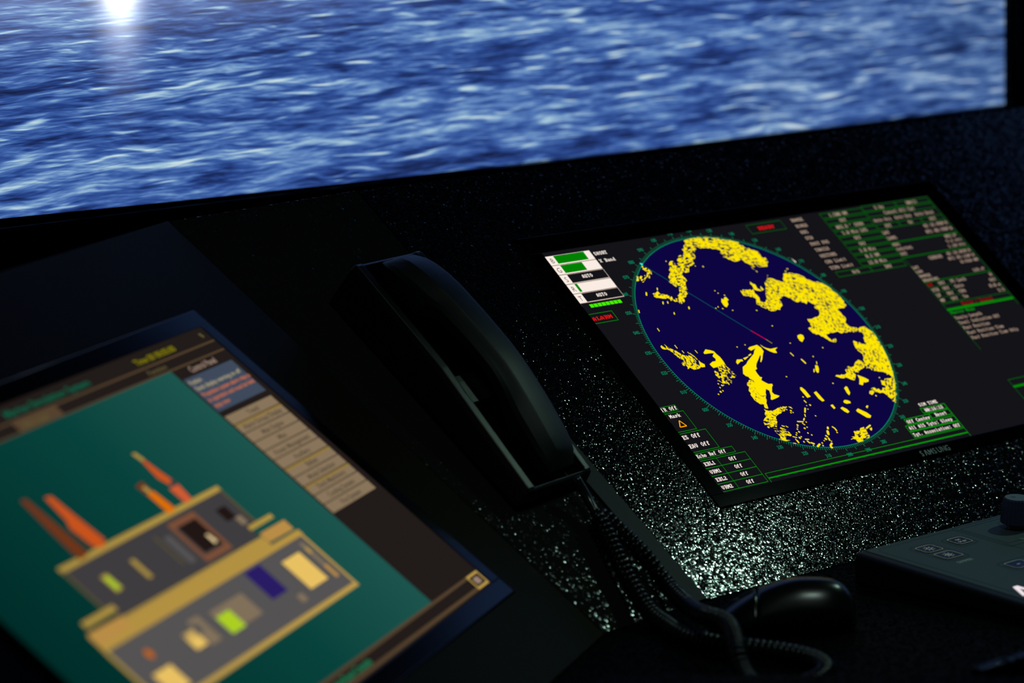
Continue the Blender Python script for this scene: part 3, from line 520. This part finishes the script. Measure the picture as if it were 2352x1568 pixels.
mb.build('crane_symbol', ML, ls); mb = MB(); lpo([(-508.4, 183.8), (-500.6, 185.1), (-498.6, 206), (-495.6, 230.3), (-503, 235.5), (-513.4, 232.4), (-516.6, 212.4), (-511.7, 205.5)], 'red', 4)
mb.build('crane_symbol', ML, ls); mb = MB(); lpo([(-373.4, 181.7), (-368.2, 181.9), (-366, 190), (-371.4, 190.6)], 'ochre', 4); lpo([(-371.4, 190.6), (-367, 190), (-364.2, 203.2), (-361.2, 213), (-369.5, 217), (-374.6, 208)], 'red', 4)
lpo([(-375, 219), (-359.8, 218.4), (-362.6, 234), (-374.5, 234.6)], 'coral', 4); lpo([(-366, 213), (-360, 212), (-359, 219), (-368, 219)], 'hull_dark', 4)
mb.build('crane_symbol', ML, ls); mb = MB(); lpo([(-406.8, 205.8), (-395.3, 204.4), (-394.1, 222), (-404.5, 222.4)], 'rust', 4); lpo([(-402.5, 209), (-397.8, 208.4), (-397.2, 215), (-401.8, 215.6)], 'frame_gold', 5); lpo([(-404.4, 215.4), (-394.4, 215), (-391.5, 234.6), (-404.2, 236)], 'amber', 5)
mb.build('crane_symbol', ML, ls); mb = MB(); lpo([(-538.4, 252.8), (-529.2, 252.8), (-528.4, 267.2), (-538.0, 268)], 'ochre', 4); lpo([(-536.6, 254.8), (-530.6, 254.8), (-530.2, 266), (-536.4, 266.4)], 'lime', 5)
mb.build('tank_symbol', ML, ls); mb = MB(); lrc(-494.6, 252.6, -488.6, 270.6, 'ochre', 4); mb.build('tank_symbol', ML, ls); mb = MB(); lrc(-446.8, 246, -444.4, 274, 'tab', 4)
mb.build('tank_symbol', ML, ls); mb = MB(); x0, y1 = lp(-419.6, 242.4); x1, y0 = lp(-376.8, 281.0); mb.frame(x0, y0, x1, y1, .0052, zz+.0004, I['tan'])
lrc(-411.8, 248.0, -382.6, 274.2, 'ink', 5); lpo([(-391.5, 262.7), (-387.6, 262.9), (-385.8, 271), (-391.5, 271.9)], 'white', 6)
mb.build('hatch_symbol', ML, ls); mb = MB(); lrc(-396.4, 301.6, -369.4, 329.2, 'blue', 4); mb.build('tank_symbol', ML, ls); mb = MB(); lrc(-343.6, 309.2, -311.6, 337.8, 'pale', 4)
mb.build('tank_symbol', ML, ls); mb = MB(); lrc(-588, 328.6, -562, 347, 'pale', 4); mb.build('tank_symbol', ML, ls); mb = MB(); lrc(-523.4, 316.2, -506.4, 330.6, 'pale', 4); lrc(-473.2, 318.4, -451.8, 334.4, 'lime', 5)
mb.build('tank_symbol', ML, ls); mb = MB(); lrc(-474, 312.6, -421, 333.4, 'stone', 4); mb.build('tank_symbol', ML, ls); mb = MB(); lrc(-534, 314, -497, 322, 'hull_grey', 4); mb.build('tank_symbol', ML, ls); mb = MB(); lrc(-505, 310, -488, 333, 'stone', 3)
mb.build('tank_symbol', ML, ls); mb = MB(); lrc(-301.4, 304, -296, 340.6, 'stone', 4); lrc(-301, 309, -296.6, 315, 'frame_gold', 5); lrc(-301.4, 328, -296, 340.6, 'box', 5)
mb.build('gauge_symbol', ML, ls); mb = MB(); sx_, sy_ = lp(-570.3, 315.3); mb.add([(sx_+.0042*math.cos(i*math.pi/8), sy_+.0042*math.sin(i*math.pi/8), zz+.0004) for i in range(16)], [tuple(range(16))], I['sun'])
mb.build('pump_symbol', ML, ls); mb = MB(); lrc(-352, 250, -336, 262, 'ink', 4); lrc(-340, 262, -330, 270, 'stone', 4); mb.build('pump_symbol', ML, ls); mb = MB(); lrc(-368, 336, -358, 343, 'stone', 4); mb.build('pump_symbol', ML, ls); mb = MB(); lrc(-438, 250, -428, 276, 'hull_grey', 4)
mb.build('pump_symbol', ML, ls)

# ---------------------------------------------------------------- telephone handset in its cradle
S_ = Vector((.165729, -.756535, -.632605)); CC = Vector((.979369, .201475, .015629)); HN = Vector((.11563, -.622144, .774317))
PO = V3(-.446436, .076598, .083394)
M_phone = plastic('phone_black', (19, 23, 25), .42, .35, (2600, .25, .0002))
M_phone2 = plastic('phone_base_black', (12, 15, 16), .34, .5, (2200, .35, .0003))
def ip(tab, s):
    for (a, b), (c, d) in zip(tab, tab[1:]):
        if s <= c: return b + (d-b)*(s-a)/(c-a) if s > a else b
    return tab[-1][1]
PB = empty('telephone_cradle', PO, CC, -S_, HN, 'black wall-type telephone base on the wedge console', 'telephone')
# local frame: x across, y = minus distance down the slope, z off the panel
Ht = [(0, .0435), (.113, .0376), (.176, .0284), (.2472, .0187)]
mb = MB(); rings = []
st = [0, .003, .0045, .04, .08, .12, .16, .20, .235, .2415, .244, .2472]
for s in st:
    H = ip(Ht, s); endw = s < .0035 or s > .2425
    fl = H - .0012 if endw else max(.0035, H-.028); e_ = 0.0015 if s in (0, .2472) else 0
    w_ = .090
    sec = [(0-.003, .0006), (0, H-.005-e_), (.0025, H-e_), (.0100, H-e_), (.0115, fl-e_), (w_-.0125, fl-e_), (w_-.0085, H-e_), (w_-.0025, H-e_), (w_, H-.005-e_), (w_+.003, .0006)]
    rings.append([(x, -s, h) for x, h in sec])
mb.loft(rings); o = mb.build('base', M_phone2, PB, bevel=.0012, seg=3, angle=25)
mb = MB(); ff = [(s, max(.0035, ip(Ht, s) - .028) + .0003) for s in (.006, .03, .06, .10, .14, .18, .21, .2410)]
mb.add([(c_, -s, h_) for s, h_ in ff for c_ in (.0120, .0770)], [(2*i, 2*i+2, 2*i+3, 2*i+1) for i in range(len(ff)-1)])
o = mb.build('recess_shade_sheet', plastic('dull_shade_black', (5, 5, 7), .95, .02), PB); weld(o)  # dark sheet added to put shade on the recess floor
for nm_, s, bh in (('ear_rest', .036, .0243), ('mouth_rest', .202, .0109)):
    mb = MB(); H = max(.0035, ip(Ht, s) - .028) + .0004; t_ = bh - H - .0003; mb.lathe([(.019, 0), (.019, t_*.7), (.017, t_), (.0001, t_)], 28)
    o = mb.build(nm_, M_phone2, PB, smooth=False); o.location = (.051, -s, H)
# handset: faceted arch with two cups
HS = empty('telephone_handset', PO, CC, -S_, HN, 'black arched telephone handset resting in its base', 'handset')
top = [(.004, .050), (.009, .0560), (.021, .0625), (.040, .0665), (.060, .0680), (.090, .0680), (.115, .0668), (.14, .0650), (.16, .0612), (.185, .0550), (.205, .0492), (.222, .0438), (.233, .0380), (.2390, .0310)]
bot = [(.004, .041), (.010, .0345), (.03, .0312), (.056, .0315), (.064, .0350), (.076, .0475), (.11, .0495), (.145, .0470), (.163, .0410), (.177, .0300), (.184, .0225), (.21, .0182), (.228, .0175), (.2390, .0205)]
half = [(.004, .0165), (.010, .0192), (.03, .0212), (.06, .0212), (.09, .0205), (.15, .0200), (.19, .0208), (.218, .0208), (.232, .0192), (.2390, .0160)]
mb = MB(); rings = []
ss = [.004, .0055, .010, .019, .026, .035, .045, .055, .060, .066, .072, .078, .086, .10, .115, .13, .145, .155, .165, .172, .180, .187, .195, .205, .215, .225, .230, .2345, .2375, .2390]
cx = .051
for s in ss:
    t_ = ip(top, s) - .0055; b_ = ip(bot, s) - .005; hw = ip(half, s); d_ = t_ - b_
    sec = [(-hw, b_+d_*.18), (-hw, t_-d_*.34), (-hw+.0025, t_-d_*.20), (-hw+.0130, t_-.0012), (-hw+.0145, t_-.0002), (hw-.006, t_), (hw-.0018, t_-.0014), (hw, t_-.005), (hw, b_+d_*.18), (hw-.004, b_+.0012), (hw-.008, b_), (-hw+.008, b_), (-hw+.004, b_+.0012)]
    rings.append([(cx + x, -s, h) for x, h in sec])
mb.loft(rings[::1]); o = mb.build('grip', M_phone, HS, smooth=True); weld(o)
es = o.modifiers.new('edges', 'EDGE_SPLIT'); es.split_angle = math.radians(28)
sd = MB()
for nm_, s, zb in (('earpiece', .036, 0), ('mouthpiece', .202, 0)):
    mb = MB(); mb.lathe([(.0001, 0), (.014, 0), (.0165, .0012), (.017, .004), (.0001, .0042)], 28); o = mb.build(nm_, M_black, HS); o.location = (cx, -s, (.0243 if s < .1 else .0109))

# ---------------------------------------------------------------- coiled cord
CT = [(-.3392,-.1205,-.0735),(-.3394,-.1320,-.0868)]
CORD = bpy.data.objects.new('coiled_cord', None); C.objects.link(CORD); CORD.location = (-.33, -.16, dz); tag(CORD, 'black coiled telephone cord running down onto the desk and looping back', 'cord')
base_c = Vector(CORD.location)
M_cord = plastic('cord_black', (14, 15, 17), .28, .55)
def spline(pts, step=.0011):
    P = [Vector(p) for p in pts]; P = [P[0]*2-P[1]] + P + [P[-1]*2-P[-2]]; out = []
    for i in range(1, len(P)-2):
        a, b, c_, d = P[i-1:i+3]; n_ = max(2, int((c_-b).length/step))
        for j in range(n_):
            t_ = j/n_; out.append(.5*((2*b)+(-a+c_)*t_+(2*a-5*b+4*c_-d)*t_*t_+(-a+3*b-3*c_+d)*t_**3))
    out.append(P[-2]); return out
def coil(name, pts, r=.0058, wire=.0021, pitch=.0056):
    path = spline([V3(*p) - base_c for p in pts]); hel = []; up = Vector((0,0,1)); ph = 0; n = len(path); prev = None
    # resample finely along the arc
    fine = []
    for a, b in zip(path, path[1:]):
        L_ = (b-a).length; m_ = max(1, int(L_/(pitch/12)))
        for j in range(m_): fine.append(a + (b-a)*j/m_)
    N = len(fine); tot = 0
    for i, p in enumerate(fine):
        d = (fine[min(i+3, N-1)] - fine[max(i-3, 0)]).normalized()
        a = (up - d*up.dot(d)).normalized(); b = d.cross(a); up = a
        if prev is not None: tot += (p-prev).length
        prev = p; ph = 2*math.pi*tot/pitch
        e_ = min(1, min(i, N-1-i)/14 + .15)
        hel.append(p + (a*math.cos(ph) + b*math.sin(ph))*r*e_)
    mb = MB(); mb.tube(hel, wire, 7); return mb.build(name, M_cord, CORD, smooth=True)
mb = MB(); mb.tube(spline([V3(*p) - base_c for p in [(-.3445,-.1132,-.0578)] + CT], .003), .0042, 10); mb.build('strain_relief', plastic('cord_plug', (30, 34, 34), .22, .6), CORD, smooth=True)
za = -.1605 + .0082
coil('coil', [(-.3394,-.1320,-.0868), (-.3440,-.1502,-.1010), (-.3515,-.1730,-.1195), (-.3570,-.1950,-.1360), (-.3640,-.2200,-.1490), (-.3740,-.2500,za), (-.3850,-.2790,za), (-.3868,-.3120,za), (-.3772,-.3400,za), (-.3680,-.3690,za), (-.3660,-.3990,za), (-.3800,-.4260,za), (-.4060,-.4400,za), (-.4380,-.4400,za)])
coil('coil', [(-.3340,-.1275,-.0855), (-.3285,-.1450,-.0985), (-.3225,-.1620,-.1125), (-.3205,-.1800,-.1275), (-.3200,-.1985,-.1420), (-0.3419, -0.2421, -0.1445),(-0.3814, -0.2986, -0.1335),(-0.3895, -0.3211, -0.1305),(-0.395, -0.3375, -0.1305),(-0.4109, -0.3606, -0.1325),(-0.4279, -0.3814, -0.1385),(-0.4362, -0.3948, -0.1475),(-0.444, -0.4136, -0.152),(-0.4469, -0.4428, -0.152)])

# ---------------------------------------------------------------- mouse
mx_ = Vector((-.755, .656, 0)).normalized(); my_ = Vector((-mx_.y, mx_.x, 0))    # mouse points to its buttons end
MO = empty('computer_mouse', V3(-.3010, -.3030, -.1602), mx_, my_, Z, 'glossy black computer mouse on the desk behind the coiled cord', 'mouse')
M_mouse = plastic('mouse_black', (11, 12, 14), .26, .6)
def mz(a, b):      # height over the footprint, a along (-1 palm .. 1 nose), b across
    prof = 0.0415*max(0, 1 - abs((a+.28)/1.30)**2.3)**.62 if a < -.28 else 0.0415*(1-.80*((a+.28)/1.28)**1.7)
    return max(.004, prof)*(1-.55*abs(b)**2.6)
def mouse_shell(a0, a1, n=26, mm=20, zlo=.003, b0=-1, b1=1, lift=0):
    mb = MB(); rings = []
    for i in range(n+1):
        a = a0 + (a1-a0)*i/n; hw = .0305*(1-abs(a)**3.4)**.42*(1-.10*math.cos(a*1.6+.3))
        ring = []
        for j in range(mm+1):
            b = b0 + (b1-b0)*j/mm; ring.append((a*.061, hw*b, mz(a, b)*(1-abs(a)**10*.5) + lift))
        ring += [(a*.061, hw*b1*.93, zlo), (a*.061, hw*b0*.93, zlo)]
        rings.append(ring)
    mb.loft(rings); return mb
o = mouse_shell(-.985, .3120).build('palm_shell', M_mouse, MO, smooth=True)
o = mouse_shell(.3128, .985, 16, 10, .004, .06, 1).build('mouse_button', M_mouse, MO, smooth=True)
o = mouse_shell(.3128, .985, 16, 10, .004, -1, -.06).build('mouse_button', M_mouse, MO, smooth=True)
mb = MB(); rr = [(.0001, -.003), (.0085, -.003), (.0095, -.0015), (.0095, .0015), (.0085, .003), (.0001, .003)]
mb.lathe(rr, 24, 0, 0); o = mb.build('scroll_wheel', M_black, MO); o.rotation_euler = (math.pi/2, 0, 0); o.location = (.033, 0, .0165)
for px_ in (.035, -.038):
    mb = MB(); mb.box(px_-.008, px_+.008, -.012, .012, 0, .0045); mb.build('glide_foot', M_black, MO)

# ---------------------------------------------------------------- control box with keys and knob
tn = Vector((0, -.068, 1)).normalized(); ty = tn.cross(RX)
KB = empty('control_box', V3(-.157149, -.250373, -.132515), RX, ty, tn, 'low black control box with grey-green key plate and ribbed knob', 'control box')
M_plate = plastic('key_plate_grey', (78, 92, 96), .55, .35, (1200, .3, .0002))
M_box = plastic('box_black', (12, 13, 17), .5, .4)
M_ink = plastic('plate_ink', (16, 18, 20), .5, .3); M_key = plastic('key_black', (12, 13, 15), .22, .5); M_print = plastic('white_print', (235, 240, 240), .5, .3)
x1, yb = .42, -.27
mb = MB()
def wz(x, y): return 0
bt = [(0, -.0, 0), (x1, 0, 0), (x1, yb, 0), (0, yb, 0)]
lo = []
for x, y, _ in bt:                                      # straight down to the desk
    p = Vector((0,0,0)) + Vector((x, 0, 0)); wpos = V3(-.157149, -.250373, -.132515) + RX*x + ty*y
    d_ = wpos.z - dz - .0004; q_ = Vector((0, 0, -d_)); lo.append((x, y + q_.dot(ty), q_.dot(tn)))
mb.add(bt + lo, [(3,2,1,0), (4,5,6,7), (0,1,5,4), (1,2,6,5), (2,3,7,6), (3,0,4,7)]); o = mb.build('housing', M_box, KB, bevel=.0035, seg=3); weld(o)
mb = MB(); pz = .0004; mb.box(.011, x1-.011, yb+.011, -.0032, -.001, pz); mb.build('key_plate', M_plate, KB)
def rr_pts(x0, y0, x1_, y1_, r, n=6):
    out = []
    for cx_, cy_, a0 in ((x1_-r, y1_-r, 0), (x0+r, y1_-r, 90), (x0+r, y0+r, 180), (x1_-r, y0+r, 270)):
        for i in range(n+1): a = math.radians(a0 + 90*i/n); out.append((cx_+r*math.cos(a), cy_+r*math.sin(a)))
    return out
def rring(mb, x0, y0, x1_, y1_, r, w_, z_, mi=0):
    a = rr_pts(x0, y0, x1_, y1_, r); b = rr_pts(x0+w_, y0+w_, x1_-w_, y1_-w_, max(r-w_, .0002)); n = len(a)
    mb.add([(x, y, z_) for x, y in a] + [(x, y, z_) for x, y in b], [(i, (i+1)%n, (i+1)%n+n, i+n) for i in range(n)], mi)
mb = MB(); zi = pz + .0001
rring(mb, .0185, -.255, .1205, -.0085, .006, .0005, zi); rring(mb, .1235, -.0640, .2300, -.0105, .0015, .0005, zi); rring(mb, .1165, -.0715, .2400, -.0060, .003, .0005, zi)
rring(mb, .0415, -.0690, .0705, -.0222, .006, .0006, zi); rring(mb, .0815, -.0468, .1085, -.0228, .006, .0006, zi); rring(mb, .0655, -.1230, .1300, -.0970, .006, .0006, zi)
mb.build('plate_lines', M_ink, KB)
M_keyglow = glow('legend_added_glow', (116, 134, 122)); keys_ = [(.0455, -.0430, .0665, -.0262, 'sun'), (.0445, -.0648, .0665, -.0478, 'moon'), (.0862, -.0428, .1048, -.0262, 'stby'), (.0703, -.1180, .0923, -.1015, 'minus')]  # glow added to brighten the printed key symbols
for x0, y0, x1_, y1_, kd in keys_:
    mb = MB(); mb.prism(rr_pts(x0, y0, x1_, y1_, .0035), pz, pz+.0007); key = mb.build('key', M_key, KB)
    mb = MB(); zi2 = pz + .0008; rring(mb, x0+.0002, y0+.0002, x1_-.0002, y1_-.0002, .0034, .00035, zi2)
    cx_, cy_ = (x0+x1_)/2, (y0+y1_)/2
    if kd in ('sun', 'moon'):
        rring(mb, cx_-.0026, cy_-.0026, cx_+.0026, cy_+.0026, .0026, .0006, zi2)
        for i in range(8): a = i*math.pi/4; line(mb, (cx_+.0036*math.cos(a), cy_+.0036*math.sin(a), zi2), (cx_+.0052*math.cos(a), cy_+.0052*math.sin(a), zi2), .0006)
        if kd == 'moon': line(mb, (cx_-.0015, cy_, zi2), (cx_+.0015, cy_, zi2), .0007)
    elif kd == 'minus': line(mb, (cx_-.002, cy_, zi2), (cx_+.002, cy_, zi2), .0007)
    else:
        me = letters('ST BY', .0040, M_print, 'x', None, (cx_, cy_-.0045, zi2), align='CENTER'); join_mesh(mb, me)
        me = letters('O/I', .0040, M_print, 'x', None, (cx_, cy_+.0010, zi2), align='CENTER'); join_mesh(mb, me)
    o = mb.build('key_symbol', M_keyglow, key)
letters('DIMMER', .0056, M_print, 'key_lettering', KB, (.0452, -.0768, zi), sx=.92)
letters('TUNE', .0050, M_print, 'key_lettering', KB, (.1415, -.0650, zi), sx=.92)
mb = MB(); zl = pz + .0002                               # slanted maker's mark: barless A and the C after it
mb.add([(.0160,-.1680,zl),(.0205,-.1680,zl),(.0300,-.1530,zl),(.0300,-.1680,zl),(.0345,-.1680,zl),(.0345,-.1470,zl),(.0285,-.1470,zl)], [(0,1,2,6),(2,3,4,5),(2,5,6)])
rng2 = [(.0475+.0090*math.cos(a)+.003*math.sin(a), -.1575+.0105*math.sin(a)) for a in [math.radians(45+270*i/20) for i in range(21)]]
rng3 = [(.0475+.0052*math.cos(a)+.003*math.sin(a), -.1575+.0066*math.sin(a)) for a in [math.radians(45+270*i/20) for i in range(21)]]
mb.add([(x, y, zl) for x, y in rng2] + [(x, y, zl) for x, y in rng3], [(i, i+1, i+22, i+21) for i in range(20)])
mb.build('maker_mark', glow('mark_shine_glow', (238, 226, 232)), KB)  # lamp shine on the mark put in as emission
kb_ = MB(); kb_.lathe([(.0001, .0045), (.0125, .0045), (.0138, .0055), (.0132, .0200), (.0119, .0262), (.0112, .0270), (.0001, .0270)], 144, 24, .0009)
kn = kb_.build('knob', plastic('knob_navy', (66, 72, 108), .5, .4), KB, smooth=False); kn.location = (.1652, -.0379, pz)
mb = MB(); mb.lathe([(.0001, .02705), (.0108, .02705), (.0108, .0274), (.0001, .0274)], 40); cap = mb.build('knob_cap', plastic('knob_cap_grey', (120, 132, 138), .5, .4), kn)
mb = MB(); line(mb, (-.004, .004, .0276), (-.0012, .0012, .0276), .0010); mb.build('pointer', M_ink, kn)
mb = MB(); mb.add([], []) if False else None
mb.lathe([(.0001, 0), (.0082, 0), (.0082, .0028), (.0001, .0028)], 6); nt = mb.build('shaft_nut', plastic('brass_nut', (120, 100, 80), .4, .5), KB, bevel=.0004); nt.location = (.1652, -.0379, pz)
mb = MB(); mb.lathe([(.0001, 0), (.0045, 0), (.0045, .006), (.0001, .006)], 20); sh = mb.build('shaft', M_box, KB); sh.location = (.1652, -.0379, pz)

# ---------------------------------------------------------------- things along the near edge of the desk
mb = MB(); mb.box(0, .55, -.010, 0, 0, .0355)
o = mb.build('splash_rail', M_grain, None, bevel=.0010); o.location = V3(-.3737, -.5607, -.1605); tag(o, 'thin black upright rail at lower right with glinting top edge', 'rail')
ax = Vector((.672, -.740, 0)).normalized(); ay = Vector((.740, .672, 0)).normalized()
o = MB(); o.prism([(0, 0), (-.02, -.16), (.34, -.16), (.34, 0)], 0, .0435)
AR = o.build('armrest_block', M_desk, None, bevel=.003, seg=3); AR.matrix_world = Matrix((ax, ay, Z)).transposed().to_4x4(); AR.location = V3(-.5836, -.3991, -.1605)
tag(AR, 'low black block at the bottom edge with blurred bluish rim', 'armrest')
